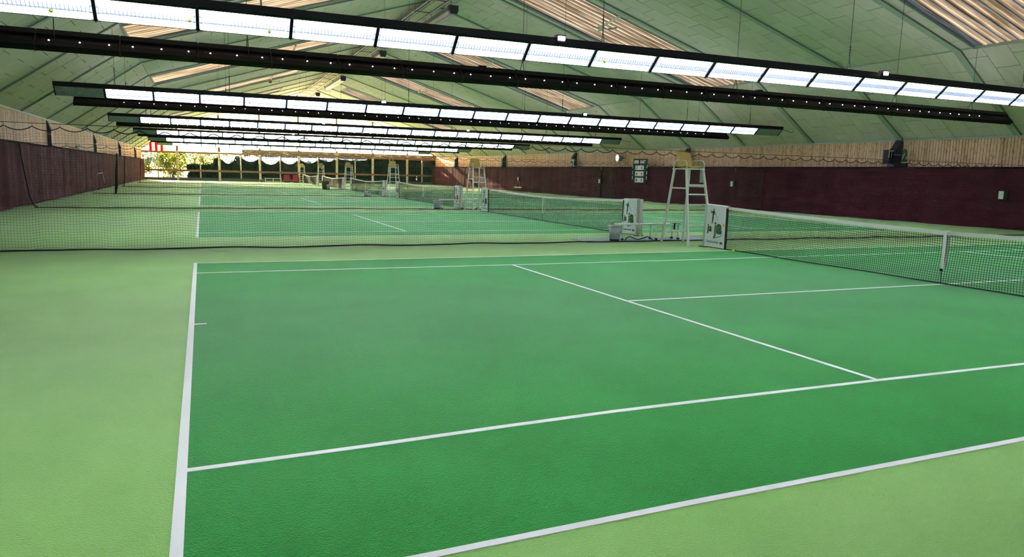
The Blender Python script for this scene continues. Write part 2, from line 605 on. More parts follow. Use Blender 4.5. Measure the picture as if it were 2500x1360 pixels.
# side walls: cladding battens above a hung curtain, dark posts
ZC = 2.44
def side_wall(name, X, sgn, y_near):
    w = struct(name, MB().box((min(X, X + sgn * 0.25), YB, 0), (max(X, X + sgn * 0.25), YF, ZE + 0.25)), M_GAP)
    pitch_ = 0.135
    n_tot = int((YF - YB) / pitch_)
    first = [MB(), MB(), MB()]
    cnt = 0
    for i in range(n_tot):
        y = YB + pitch_ * (i + 0.5)
        wd = pitch_ / 2 - 0.010
        th = 0.022 + random.uniform(0, 0.012)
        a, b = X - sgn * th, X
        mi = random.choice((0, 0, 1, 1, 2))
        if y > y_near and cnt < 296 and sgn > 0:
            mb = MB().box((min(a, b), y - wd, ZC - 0.25), (max(a, b), y + wd, ZE + 0.02))
            part('cladding_batten', mb, (M_WOOD, M_WOOD2, M_WOOD3)[mi], w)
            cnt += 1
        else:
            first[mi].box((min(a, b), y - wd, ZC - 0.25), (max(a, b), y + wd, ZE + 0.02))
    for mb, mm in zip(first, (M_WOOD, M_WOOD2, M_WOOD3)):
        part('distant_battens', mb, mm, w, kind='stuff')
    for n in range(-3, 14, 3):
        y = F(n)
        mb = MB()
        x = lambda d: X - sgn * d * (1 if sgn > 0 else 0.42)
        mb.prism([(x(0), 0.0), (x(0.46), 0.0), (x(0.46), 3.22), (x(0.20), 3.55), (x(0.10), ZE), (x(0), ZE)], y - 0.17, y + 0.17, 'y')
        if sgn > 0:
            mb.box((x(0.50), y - 0.20, 2.30), (x(0.10), y + 0.20, 2.62))
        part('wall_post', mb, M_STEEL, w)
        part('post_band', MB().box((min(x(0.47), x(0.0)), y - 0.18, 3.0), (max(x(0.47), x(0.0)), y + 0.18, 3.05)), M_GREY, w)
    part('eaves_strip', MB().box((min(X, X - sgn * 0.06), YB, ZE - 0.05), (max(X, X - sgn * 0.06), YF, ZE + 0.03)), M_BEAM, w)
    return w
wall_right = side_wall('wall_right', XR, 1, 15.6)
wall_left = side_wall('wall_left', XL, -1, 30)
def curtain(X, sgn, y0, y1, z0, label, seed):
    rr = random.Random(seed)
    ph = [rr.uniform(0, 6.28) for _ in range(8)]
    bulges = [(rr.uniform(y0, y1), rr.uniform(0.2, 0.9), rr.uniform(0.6, 1.4), rr.uniform(0.03, 0.07)) for _ in range(int((y1 - y0) / 3))]
    o = thing('wall_curtain', label, 'curtain', (X - sgn * 0.53, y0, 0), 'maroon wall curtains')
    L = y1 - y0
    nu = max(30, int(L / 0.22))
    def fn(u, v):
        y = u * L
        z = z0 + 0.03 * math.sin(y * 1.3 + ph[0]) * (1 - v) ** 4 + (ZC - z0) * v
        d = 0.035 * math.sin(y * 2.1 + ph[1] + v) + 0.022 * math.sin(y * 5.3 + ph[2]) + 0.018 * math.sin(z * 5 + 0.6 * math.sin(y * 0.9 + ph[3]) + ph[4]) * (1 - v)
        for by, bz, bw, bd in bulges:
            q = ((y + y0 - by) / bw) ** 2 + ((z - bz) / 0.28) ** 2
            if q < 6:
                d += bd * math.exp(-q) * math.sin((z - bz) * 9)
        if y < 0.3:
            d += 0.05 * (0.3 - y)
        return (-sgn * d, y, z)
    part('curtain_sheet', MB().grid(fn, nu, 18), M_CURT, o, smooth=True)
    part('top_hem', MB().box((-0.035, 0.0, ZC - 0.03), (0.035, L, ZC + 0.03)), M_HEM, o)
    return o
for a, b, lab, sd in ((YB + 0.1, F(0), 'maroon curtain on the right wall nearest the camera, with the white notice pouch', 1),
                      (F(0), F(2), 'maroon curtain on the right wall below the big green numeral two', 2),
                      (F(2), F(5), 'maroon curtain on the right wall behind the scoreboard and nearest umpire chair', 3),
                      (F(5), F(8), 'maroon curtain on the right wall behind the second umpire chair and the drag brush', 4),
                      (F(8), YF - 0.2, 'farthest maroon curtain on the right wall, ending at the dark glass', 5)):
    curtain(XR, 1, a, b, 0.01, lab, sd)
for a, b, lab, sd in ((YB + 0.1, F(4) + 0.5, 'wrinkled maroon curtain on the left wall at the left picture edge', 16),
                      (F(4) + 0.6, F(9), 'middle maroon curtain along the left wall', 17),
                      (F(9) + 0.1, YF - 0.2, 'farthest maroon curtain on the left wall, beside the sunny window', 18)):
    curtain(XL - 0.25, -1, a, b, 0.07, lab, sd)

struct('wall_back', MB().box((XL - 0.3, YB - 0.3, 0), (XR + 0.3, YB, ZR + 0.2)), M_WOOD3)

# far gable wall: curb, posts, rails, glass panes, gable sheets
far = struct('wall_far', MB().box((XL, YF, 0), (XR, YF + 0.3, 0.33)), M_CURB)
MAIN = [-2.5, 2.23, 7.0, 11.75, 16.6, 21.35, 26.1]
THIN = [-4.65, 0.06, 4.72, 9.45, 14.2, 19.0, 23.7, 28.2]
ZT = 3.36
for x in MAIN:
    part('timber_post', MB().box((x - 0.13, YF - 0.10, 0.0), (x + 0.13, YF + 0.2, ZT)), M_CREAM, far)
    part('gable_post', MB().box((x - 0.11, YF - 0.04, ZT + 0.2), (x + 0.11, YF + 0.2, roofz(x))), M_TIMB, far)
for x in THIN:
    part('mullion', MB().box((x - 0.065, YF - 0.04, 0.33), (x + 0.065, YF + 0.16, ZT)), M_CREAM, far)
part('mid_rail', MB().box((XL, YF - 0.13, 1.08), (XR, YF - 0.01, 1.32)), M_TIMB, far)
part('head_rail', MB().box((XL, YF - 0.06, ZT - 0.08), (XR, YF + 0.2, ZT + 0.12)), M_TIMB, far)
part('fascia_board', MB().box((4.9, YF - 0.10, ZT + 0.10), (XR, YF - 0.02, ZT + 0.60)), M_FASC, far)
xs = sorted(MAIN + THIN + [XL, XR])
for a, b in zip(xs, xs[1:]):
    for z0, z1 in ((0.33, 1.12), (1.30, ZT - 0.06)):
        part('glass_pane', MB().box((a + 0.07, YF + 0.05, z0), (b - 0.07, YF + 0.058, z1)), M_GLASS, far)
gx = sorted(MAIN + [XL, XR])
for a, b in zip(gx, gx[1:]):
    # ribbed sheet: zig-zag columns up to the roof line
    if a < -6:
        n = 13
        for i in range(n):
            p0, p1 = a + (b - a) * i / n, a + (b - a) * (i + 1) / n - 0.015
            za, zb = roofz(p0) + 0.02, roofz(p1) + 0.02
            mb = MB().prism([(p0, ZT + 0.1), (p1, ZT + 0.1), (p1, zb), (p0, za)], YF + 0.06 + 0.02 * (i % 2), YF + 0.09 + 0.02 * (i % 2), 'y')
            part('gable_slat', mb, M_GABLER if (i % 2 == 1 and 2 < i < 9) else M_GABLEW, far)
        continue
    mb = MB()
    cur = []
    step = 0.16
    x = a
    i = 0
    while x < b - 1e-6:
        for f_, h in ((0, 0), (0.5, 0.05)):
            cur.append((min(x + f_ * step, b), h))
        x += step
    cur.append((b, 0))
    kinks = [q for q in (KL, XM, KR) if a < q < b]
    cur = sorted(set(cur + [(q, 0.02) for q in kinks]))
    for x, h in cur:
        mb.v += [(x, YF + 0.08 + h, ZT + 0.1), (x, YF + 0.08 + h, roofz(x) + 0.03)]
    for i in range(len(cur) - 1):
        mb.f.append((2 * i, 2 * i + 2, 2 * i + 3, 2 * i + 1))
    part('gable_sheet', mb, M_GABLE, far)

# bunched plastic sheeting hanging at the head of the far windows
for j, (x0, x1, zt, zb) in enumerate(((2.5, 4.0, 3.0, 2.15), (4.9, 6.85, 3.1, 2.45), (7.15, 9.35, 3.1, 2.15), (9.55, 11.6, 3.1, 2.25), (11.95, 14.1, 3.15, 2.45), (14.35, 16.45, 3.25, 2.75), (16.8, 20.6, 3.25, 2.95))):
    rr = random.Random(50 + j)
    ph = [rr.uniform(0, 6.3) for _ in range(5)]
    def fn(u, v):
        x = x0 + (x1 - x0) * u
        sag = 4 * u * (1 - u)
        z = zt - (zt - zb) * v * (0.35 + 0.65 * sag)
        y = -0.16 - 0.10 * sag * (0.5 + 0.5 * math.sin(v * 14 + 3 * math.sin(u * 7 + ph[0]) + ph[1])) - 0.05 * math.sin(u * 23 + ph[2] + v * 5)
        return (x, YF + y, z)
    words = ('leftmost of seven', 'second from the left', 'third from the left', 'fourth from the left', 'middle right, fifth from left', 'sixth from the left', 'rightmost thin long strip')
    o = tag(link('plastic_sheet', MB().grid(fn, 26, 16).mesh('plastic_sheet', M_PLAST)), 'bunched clear plastic sheeting at the far window head, ' + words[j], 'plastic sheet', 'bunched plastic sheets at the far windows')

# ------------------------------------------------------------------ outside
struct('ground', MB().box((-90, YF + 0.3, -0.4), (120, 260, -0.12)), M_GROUND)
def shrub(c, rx, ry, rz, n, leaf, m_, label, trunk=0.3, seed=0, group=None, cat='shrub'):
    rr = random.Random(seed)
    o = thing(cat, label, cat, (c[0], c[1], -0.12), group)
    mb = MB()
    for i in range(n):
        while True:
            p = Vector((rr.uniform(-1, 1), rr.uniform(-1, 1), rr.uniform(-1, 1)))
            if (cat == 'hedge' and abs(p.y) + 0.3 * abs(p.x) < 1.1) or 0.25 < p.length < 1:
                break
        lump = 1 + 0.18 * math.sin(p.x * 7 + seed) * math.cos(p.z * 6 + seed * 2)
        q = Vector((p.x * rx * lump, p.y * ry, trunk + rz + p.z * rz * lump))
        s = leaf * rr.uniform(0.6, 1.3)
        a = Vector((rr.uniform(-1, 1), rr.uniform(-1, 1), rr.uniform(-1, 1))).normalized()
        b = a.cross(Vector((rr.uniform(-1, 1), rr.uniform(-1, 1), rr.uniform(-1, 1)))).normalized()
        mb.quad(q - a * s, q - b * s * 0.55, q + a * s, q + b * s * 0.55)
    part('foliage', mb, m_, o, kind='stuff')
    st = MB()
    for i in range(3):
        an = i * 2.1 + seed
        st.tube([(0.1 * math.cos(an), 0.1 * math.sin(an), -0.05), (0.25 * math.cos(an) * rx, 0.2 * math.sin(an), trunk + rz * 0.6), (0.5 * math.cos(an) * rx, 0.35 * math.sin(an), trunk + rz * 1.2)], [0.07, 0.05, 0.02], 5)
    part('stem', st, M_BARK, o)
    return o
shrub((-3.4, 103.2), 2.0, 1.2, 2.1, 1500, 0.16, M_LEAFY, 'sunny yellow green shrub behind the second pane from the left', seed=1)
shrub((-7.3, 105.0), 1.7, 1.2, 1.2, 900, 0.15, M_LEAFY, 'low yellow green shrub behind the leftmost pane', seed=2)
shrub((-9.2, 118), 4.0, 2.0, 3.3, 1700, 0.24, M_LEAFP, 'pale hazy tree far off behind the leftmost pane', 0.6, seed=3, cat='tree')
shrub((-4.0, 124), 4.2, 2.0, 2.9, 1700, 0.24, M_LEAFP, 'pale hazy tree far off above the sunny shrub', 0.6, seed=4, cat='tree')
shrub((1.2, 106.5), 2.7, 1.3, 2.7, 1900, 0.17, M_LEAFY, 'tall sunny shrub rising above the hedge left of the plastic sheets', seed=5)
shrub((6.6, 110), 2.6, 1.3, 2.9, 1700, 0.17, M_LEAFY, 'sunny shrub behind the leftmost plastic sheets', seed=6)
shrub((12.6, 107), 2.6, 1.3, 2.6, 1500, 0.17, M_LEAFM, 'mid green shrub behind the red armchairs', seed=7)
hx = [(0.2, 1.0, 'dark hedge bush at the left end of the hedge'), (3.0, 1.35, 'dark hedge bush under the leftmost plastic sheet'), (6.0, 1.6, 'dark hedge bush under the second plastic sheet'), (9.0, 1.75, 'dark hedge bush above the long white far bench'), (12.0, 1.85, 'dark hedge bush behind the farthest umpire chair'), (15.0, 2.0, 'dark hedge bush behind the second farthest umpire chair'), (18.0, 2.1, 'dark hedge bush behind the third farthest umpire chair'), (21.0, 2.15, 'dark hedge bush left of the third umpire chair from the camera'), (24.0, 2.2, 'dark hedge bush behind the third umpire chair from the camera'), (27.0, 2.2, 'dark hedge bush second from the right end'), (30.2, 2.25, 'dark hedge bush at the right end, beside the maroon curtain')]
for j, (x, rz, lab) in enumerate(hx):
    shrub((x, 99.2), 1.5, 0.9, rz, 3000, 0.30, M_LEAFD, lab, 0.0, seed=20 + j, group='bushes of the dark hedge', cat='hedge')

# ------------------------------------------------------------------ light rows
RX0, MODL, NMOD = -4.43, 32.58 / 21, 21
LY, LZ, DY, DZ = 10.95, 4.356, 15.515, 4.31
SW, SH = 0.33, -0.31             # the face slopes from the top edge to the bottom edge
# module in local frame: x 0..MODL ; s runs down the face, h is out of the face (towards the floor)
def face_frame(sgn):
    """face slopes from (0,0) to (sgn*SW, SH) in the y-z plane; returns point(s 0..1, h)"""
    L = math.hypot(SW, SH)
    t = Vector((0, sgn * SW / L, SH / L))
    n = Vector((0, -sgn * (-SH) / L, -SW / L))       # pointing down and towards its court
    return lambda x, s, h: Vector((x, 0, 0)) + t * (s * L) + n * h
def slab(mb, P, x0, x1, s0, s1, h0, h1):
    i = len(mb.v)
    for h in (h0, h1):
        for x, s in ((x0, s0), (x1, s0), (x1, s1), (x0, s1)):
            mb.v.append(tuple(P(x, s, h)))
    mb.f += [(i, i + 1, i + 2, i + 3), (i + 7, i + 6, i + 5, i + 4)]
    for j in range(4):
        k = (j + 1) % 4
        mb.f.append((i + j, i + 4 + j, i + 4 + k, i + k))
def make_meshes(sgn):
    P = face_frame(sgn)
    g = 0.012
    x0, x1 = g, MODL - g
    D = {}
    hs = MB()                                        # housing: back sheet and the rims
    slab(hs, P, x0, x1, -0.02, 1.02, -0.10, -0.085)
    slab(hs, P, x0, x1, -0.10, 0.04, -0.16, 0.012)   # top rail
    slab(hs, P, x0, x1, 0.975, 1.0, -0.10, 0.01)
    slab(hs, P, x0 - g, x0 + 0.014, 0.0, 1.0, -0.10, 0.016)
    slab(hs, P, x1 - 0.014, x1 + g, 0.0, 1.0, -0.10, 0.016)
    hs.box((x0 - g, -0.05, 0.02), (x1 + g, 0.05, 0.115)).box((x0 - g, -0.05, 0.115), (x1 + g, -0.04, 0.14)).box((x0 - g, 0.04, 0.115), (x1 + g, 0.05, 0.14))  # tray added on top to hide the ceiling fill from below
    D['housing'] = hs.mesh('housing', M_BLACK)
    lamp = MB()
    slab(lamp, P, x0 + 0.075, x1 - 0.075, 0.05, 0.40, -0.055, -0.05)
    slab(lamp, P, x0 + 0.075, x1 - 0.075, 0.66, 0.97, -0.055, -0.05)
    D['lamp'] = lamp.mesh('lamp', M_TUBE)
    lv = MB()                                        # louvre: centre channel, dividers, cross fins
    df = MB()
    slab(df, P, x0 + 0.02, x1 - 0.02, 0.40, 0.66, -0.035, -0.03)
    for xx in (x0 + 0.045, x1 - 0.045):
        slab(df, P, xx - 0.03, xx + 0.03, 0.05, 0.96, -0.05, -0.02)
    D['diffuser'] = df.mesh('diffuser', M_DIFF)
    up = MB()  # upward-glowing strip, added only to brighten the ceiling
    zt = 0.125
    up.quad((x0 + 0.02, -sgn * 0.03, zt), (x1 - 0.02, -sgn * 0.03, zt), (x1 - 0.02, sgn * 0.03, zt), (x0 + 0.02, sgn * 0.03, zt))
    D['added_fill'] = up.mesh('added_fill_panel', M_FILL)
    for s in (0.05, 0.40, 0.66, 0.965):
        slab(lv, P, x0 + 0.02, x1 - 0.02, s - 0.006, s + 0.006, -0.05, 0.012)
    for i in range(25):
        x = x0 + 0.05 + (x1 - x0 - 0.10) * i / 24
        slab(lv, P, x - 0.0025, x + 0.0025, 0.40, 0.66, -0.035, 0.008)
        slab(lv, P, x - 0.0015, x + 0.0015, 0.05, 0.40, -0.045, 0.0)
        slab(lv, P, x - 0.0015, x + 0.0015, 0.66, 0.965, -0.045, 0.0)
    D['louvre'] = lv.mesh('louvre', M_LOUVRE)
    lo = MB()
    for s in (0.05, 0.20, 0.35, 0.50, 0.65, 0.80, 0.965):
        slab(lo, P, x0 + 0.02, x1 - 0.02, s - 0.018, s + 0.018, -0.05, 0.012)
    for i in range(25):
        x = x0 + 0.05 + (x1 - x0 - 0.10) * i / 24
        slab(lo, P, x - 0.006, x + 0.006, 0.05, 0.96, -0.05, 0.006)
    D['off'] = lo.mesh('louvre', M_LOUVOFF)
    di = MB()
    slab(di, P, x0 + 0.03, x1 - 0.03, 0.04, 0.97, -0.085, -0.06)
    D['inside'] = di.mesh('louvre_inside', M_LOUVDK)
    # back side seen on the rows that face away: two rails and a channel between them
    bk = MB()
    slab(bk, P, x0, x1, -0.06, 0.30, -0.19, -0.10)
    slab(bk, P, x0, x1, 0.68, 1.04, -0.15, -0.10)
    slab(bk, P, x0 + 0.06, x0 + 0.09, 0.30, 0.70, -0.135, -0.10)
    slab(bk, P, x1 - 0.04, x1 - 0.01, 0.30, 0.70, -0.135, -0.10)
    D['back'] = bk.mesh('back_rail', M_BLACK)
    ch = MB()
    slab(ch, P, x0, x1, 0.28, 0.70, -0.112, -0.10)
    D['channel'] = ch.mesh('back_channel', M_RECESS)
    ds = MB()
    for fx in (0.16, 0.52, 0.87):
        c = P(MODL * fx, 0.64, -0.15)
        ds.sphere(c, 0.016, 8, 6)
    D['dots'] = ds.mesh('light_hole', M_DOT)
    cl = MB()
    slab(cl, P, -0.008, 0.008, -0.08, 1.06, -0.17, 0.012)
    D['joint'] = cl.mesh('joint_clip', M_RECESS)
    return D, P
MES = {1: make_meshes(1), -1: make_meshes(-1)}
CHX = [-2.55, 1.27, 8.2, 15.35, 22.2, 26.1]
FLX = [7.1, 16.4]
def light_row(Y, Z, sgn, label, lit_visible):
    D, P = MES[sgn]
    row = thing('light_row', label, 'light row', (RX0, Y, Z), 'rows of strip lights' )
    for i in range(NMOD):
        lit = 0 < i < NMOD - 1
        h = link('luminaire', D['housing'], row, (i * MODL, 0, 0))
        if lit:
            link('lamp', D['lamp'], h)
            link('louvre', D['louvre'], h)
            link('diffuser', D['diffuser'], h)
            link('added_fill_panel', D['added_fill'], h)
        else:
            h['label'] = 'unlit end luminaire'
            link('louvre', D['off'], h)
            link('louvre_inside', D['inside'], h)
        if sgn < 0:
            link('back_rail', D['back'], h)
            link('back_channel', D['channel'], h)
            if lit:
                link('light_hole', D['dots'], h)
        if 0 < i:
            link('joint_clip', D['joint'], row, (i * MODL, 0, 0))
    for x in CHX:
        zc = roofz(x) - Z
        lx = x - RX0
        mb = MB()
        ym = sgn * SW * 0.5
        yb = sgn * SW
        mb.tube([(lx - 0.03, 0.0, 0.0), (lx, ym, 0.42)], 0.010, 5)
        mb.tube([(lx + 0.03, yb, SH + 0.02), (lx, ym, 0.42)], 0.010, 5)
        mb.tube([(lx, ym, 0.42), (lx, ym, 0.75)], 0.014, 5)
        for q in range(5):
            mb.sphere((lx, ym, 0.44 + q * 0.07), 0.022, 6, 4)
        mb.tube([(lx, ym, 0.75), (lx, ym, zc)], 0.0065, 4)
        part('hanging_chain', mb, M_WIRE, row)
    for x in FLX:
        lx = x - RX0
        fb = MB()
        fb.box((lx - 0.10, -0.07, 0.06), (lx + 0.10, 0.07, 0.20)).box((lx - 0.03, -0.03, -0.02), (lx + 0.03, 0.03, 0.08)).box((lx - 0.17, -0.02, 0.04), (lx + 0.17, 0.02, 0.055))
        f = part('floodlight', fb, M_BLACK, row)
        sy = -1 if sgn > 0 else 1
        ln = MB().box((lx - 0.075, min(sy * 0.07, sy * 0.08), 0.09), (lx + 0.075, max(sy * 0.07, sy * 0.08), 0.17))
        part('floodlight_lens', ln, M_FLOOD, f)
    if sgn > 0:
        xe = NMOD * MODL
        part('power_cable', MB().tube([(xe, 0.05, 0.0), (xe + 0.4, 0.1, -0.05), (xe + 0.85, 0.2, -0.12), (xe + 1.0, 0.25, 0.0)], 0.012, 5), M_WIRE, row)
    return row
near_words = ['nearest lit light row, crossing the whole top of the picture', 'second nearest lit light row, with dark louvred modules at both ends', 'third lit light row from the camera', 'fourth lit light row from the camera', 'fifth lit light row from the camera', 'farthest lit light row, just before the far windows']
for k in range(6):
    light_row(LY + PT * k, LZ, 1, near_words[k], True)
back_words = ['nearest light row seen from its black back, pierced by white dots', 'second light row seen from its black back', 'third light row seen from its black back', 'fourth light row seen from its black back', 'farthest light row seen from its black back']
for k in range(5):
    light_row(DY + PT * k, DZ, -1, back_words[k], False)

light_row(DY - PT, DZ, -1, 'light row hanging over the near sideline of the nearest court', False)
def ball(loc, label):
    o = tag(link('tennis_ball', MB().sphere((0, 0, 0), 0.034, 14, 10).mesh('tennis_ball', M_BALL, True), loc=loc), label, 'tennis ball', 'tennis balls')
    return o
ball((11.62, 10.56, 0.041), 'yellow tennis ball on the floor beside the nearest net and banner')
P1 = face_frame(1)
for x, s, k, lab in ((-1.94, 0.70, 0, 'tennis ball stuck in the nearest lit light row, leftmost of four'), (0.10, 0.55, 0, 'tennis ball stuck in the nearest lit light row, second from the left'), (1.40, 0.72, 0, 'tennis ball stuck in the nearest lit light row, third from the left'), (8.27, 0.60, 0, 'tennis ball stuck in the nearest lit light row, near the picture middle'), (1.98, 0.60, 1, 'tennis ball stuck in the second lit light row')):
    q = P1(x, s, 0.03) + Vector((0, LY + PT * k, LZ))
    ball(q, lab)

# ------------------------------------------------------------------ divider nets
def wavy(seed):
    rr = random.Random(seed)
    ph = [rr.uniform(0, 6.3) for _ in range(6)]
    return lambda x, z: (0.030 * math.sin(x * 1.9 + ph[0] + z * 1.2) + 0.02 * math.sin(x * 4.7 + ph[1]), 0.012 * math.sin(x * 3.1 + ph[2]) + 0.010 * math.sin(x * 8.3 + ph[3]))
def divider_mesh():
    ST, SAG, CELL = 0.45, 0.075, 0.052
    x0, x1 = -5.66, 29.2
    top = lambda x: 2.37 - SAG * 4 * ((x / ST) % 1) * (1 - (x / ST) % 1)
    wv = wavy(3)
    mb = MB()
    nx = int((x1 - x0) / CELL)
    W = 0.0016
    def left(z):
        return 0
    for i in range(nx + 1):
        x = x0 + CELL * i
        T = top(x)
        pts = []
        for j in range(7):
            z = 0.02 + (T - 0.02) * j / 6
            dy, dz = wv(x, z)
            pts.append((x + 0.006 * math.sin(z * 5 + x), dy, z))
        mb.tube(pts, W, 3, cap=False)
    nz = int(2.3 / CELL)
    for j in range(1, nz):
        pts = []
        z0 = CELL * j
        n = 150
        for i in range(n + 1):
            x = x0 + (x1 - x0) * i / n
            dy, dz = wv(x, z0)
            pts.append((x, dy, z0 + dz * (1 + (0.6 if z0 < 1 else 0)) - 0.04 * (z0 / 2.3) * (1 - abs(2 * ((x / ST) % 1) - 1)) * (1 if z0 > 1.9 else 0)))
        mb.tube(pts, W, 3, cap=False)
    rope = MB()
    pts = []
    n = 240
    for i in range(n + 1):
        x = x0 + (x1 - x0) * i / n
        dy, _ = wv(x, 0.0)
        pts.append((x, dy * 1.4, 0.022 + 0.008 * math.sin(x * 2.3)))
    rope.tube(pts, 0.017, 6)
    tr = MB()
    pts = []
    i = math.ceil(x0 / ST * 10)
    while i * ST / 10 < x1:
        x = i * ST / 10
        f = (i % 10) / 10
        pts.append((x, wv(x, 2.3)[0] * 0.5, 2.37 - SAG * 4 * f * (1 - f)))
        i += 1
    tr.tube(pts, 0.010, 5)
    k = math.ceil(x0 / ST)
    while k * ST < x1:
        tr.tube([(k * ST, 0, 2.37), (k * ST, 0, 2.43)], 0.005, 4)
        k += 1
    cb = MB().tube([(XL + 0.42, 0, 2.43), (XM, 0, 2.425), (XR - 0.68, 0, 2.43)], 0.006, 5)
    ed = MB()
    ed.tube([(x0 - 0.35, 0.05, 2.38), (x0 - 0.30, 0.04, 1.9), (x0 - 0.22, 0.0, 1.2), (x0 - 0.12, -0.02, 0.5), (x0 - 0.02, 0, 0.12), (x0 + 0.12, 0, 0.03)], 0.022, 6)
    eg = MB()
    eg.tube([(x1, 0, 2.36), (x1 + 0.04, 0, 1.2), (x1, 0, 0.03)], 0.02, 6)
    return dict(net_mesh=(mb, M_NETG), bottom_rope=(rope, M_ROPE), top_rope=(tr, M_ROPE), cable=(cb, M_WIRE), left_edge_rope=(ed, M_ROPE), right_edge_rope=(eg, M_ROPE))
DN = {k: v[0].mesh(k, v[1]) for k, v in divider_mesh().items()}
dl = ['nearest green divider net across the hall, hung on a scalloped rope', 'second divider net, its edge rope curving down the left curtain', 'third divider net, with a thick dark bundle at its left edge', 'fourth divider net, far down the hall', 'farthest divider net, before the last court']
for k in range(5):
    o = thing('divider_net', dl[k], 'net', (0, 13.36 + PT * k, 0), 'divider nets between the courts')
    for nm, me in DN.items():
        if nm == 'left_edge_rope' and k >= 2:
            continue
        p = link(nm, me, o)
        if nm == 'net_mesh':
            p['kind'] = 'stuff'
    if k >= 2:
        b = MB()
        bx = -4.35 if k == 2 else -5.3
        b.tube([(bx + 0.05, -0.05, 2.35), (bx - 0.02, -0.06, 1.3), (bx - 0.05, -0.06, 0.5), (bx - 0.12, -0.06, 0.04)], [0.04, 0.07, 0.09, 0.05] if k == 2 else 0.03, 7)
        b.tube([(bx - 0.3, -0.06, 0.02), (bx + 0.4, -0.06, 0.02)], 0.025, 6)
        part('gathered_edge', b, M_ROPE, o)

# ------------------------------------------------------------------ tennis nets
def text_mb(body, size, thick=0.0, extr=0.0015, font_shear=0.0, sx=1.0):
    cu = bpy.data.curves.new('t', 'FONT')
    cu.body = body
    cu.size = size
    cu.offset = thick
    cu.extrude = extr
    cu.shear = font_shear
    cu.resolution_u = 4
    ob = bpy.data.objects.new('t', cu)
    COL.objects.link(ob)
    dg = bpy.context.evaluated_depsgraph_get()
    me = bpy.data.meshes.new_from_object(ob.evaluated_get(dg))
    mb = MB()
    mb.v = [(v.co.x * sx, v.co.y, v.co.z) for v in me.vertices]
    mb.f = [tuple(p.vertices) for p in me.polygons]
    bpy.data.objects.remove(ob)
    bpy.data.curves.remove(cu)
    bpy.data.meshes.remove(me)
    return mb
def disc(mb, c, r, z=0.0, n=16, h=0.002, sx=1.0):
    mb.prism([(c[0] + sx * r * math.cos(2 * PI * i / n), c[1] + r * math.sin(2 * PI * i / n)) for i in range(n)], z, z + h, 'z')
def banner_art():
    """flat pieces in (u right, v up, w out) of the banner, 0.75 wide, 0.98 tall"""
    A = []
    A.append(('logo_letters', text_mb('ja', 0.24, 0.008).off((0.085, 0.375, 0)), M_LDARK))
    A.append(('logo_letters', text_mb('j', 0.44, 0.014, sx=0.9).off((0.325, 0.315, 0)), M_LBROWN))
    A.append(('logo_letters', text_mb('a', 0.44, 0.022, sx=1.0).off((0.415, 0.345, 0)), M_LGREEN))
    b = MB()
    disc(b, (0.672, 0.545), 0.042)
    A.append(('logo_ball', b, M_LORANGE))
    s = MB()
    L = [(0.30 + 0.40 * t, 0.225 + 0.12 * t * t) for t in [i / 10 for i in range(11)]]
    for i, ((x, y), (x2, y2)) in enumerate(zip(L, L[1:])):
        w0, w1 = 0.010 * math.sin(PI * i / 10) + 0.001, 0.010 * math.sin(PI * (i + 1) / 10) + 0.001
        s.prism([(x, y - w0), (x2, y2 - w1), (x2, y2 + w1), (x, y + w0)], 0, 0.002, 'z')
    A.append(('logo_swoosh', s, M_LBLUE))
    A.append(('banner_lettering', text_mb('Tennisschule', 0.085, 0.001).off((0.07, 0.10, 0)), M_LBLUE))
    A.append(('banner_lettering', text_mb('jaja', 0.085, 0.002).off((0.565, 0.10, 0)), M_LDARK))
    f = MB()
    disc(f, (0.275, 0.895), 0.020, n=10)
    f.prism([(0.235, 0.865), (0.30, 0.875), (0.305, 0.80), (0.285, 0.755), (0.235, 0.755), (0.225, 0.80)], 0, 0.002, 'z')
    f.prism([(0.24, 0.758), (0.272, 0.758), (0.255, 0.665), (0.258, 0.575), (0.232, 0.575), (0.228, 0.665)], 0, 0.002, 'z')
    f.prism([(0.262, 0.758), (0.288, 0.758), (0.282, 0.68), (0.265, 0.60), (0.25, 0.605), (0.258, 0.68)], 0, 0.002, 'z')
    f.prism([(0.225, 0.575), (0.268, 0.575), (0.268, 0.562), (0.215, 0.562)], 0, 0.002, 'z')
    f.prism([(0.285, 0.855), (0.305, 0.86), (0.365, 0.775), (0.352, 0.765)], 0, 0.002, 'z')
    f.prism([(0.235, 0.86), (0.245, 0.84), (0.175, 0.80), (0.165, 0.815)], 0, 0.002, 'z')
    f.prism([(0.165, 0.815), (0.180, 0.808), (0.170, 0.89), (0.158, 0.89)], 0, 0.002, 'z')
    A.append(('logo_player', f, M_LDARK))
    r = MB()
    n = 14
    c = (0.425, 0.69)
    for i in range(n):
        a0, a1 = 2 * PI * i / n, 2 * PI * (i + 1) / n
        p = lambda a, q: (c[0] + q * 0.034 * math.cos(a), c[1] + q * 0.046 * math.sin(a))
        r.prism([p(a0, 1), p(a1, 1), p(a1, 0.85), p(a0, 0.85)], 0, 0.002, 'z')
    r.prism([(0.352, 0.770), (0.362, 0.775), (0.405, 0.728), (0.398, 0.722)], 0, 0.002, 'z')
    A.append(('logo_racket', r, M_LBLUE))
    return A
ART = banner_art()
Y0N, Y1N = -0.90, 11.90
def topz(y):
    t = abs(y - 5.5) / 6.4
    return 0.914 + (1.065 - 0.914) * min(1, t) ** 1.35
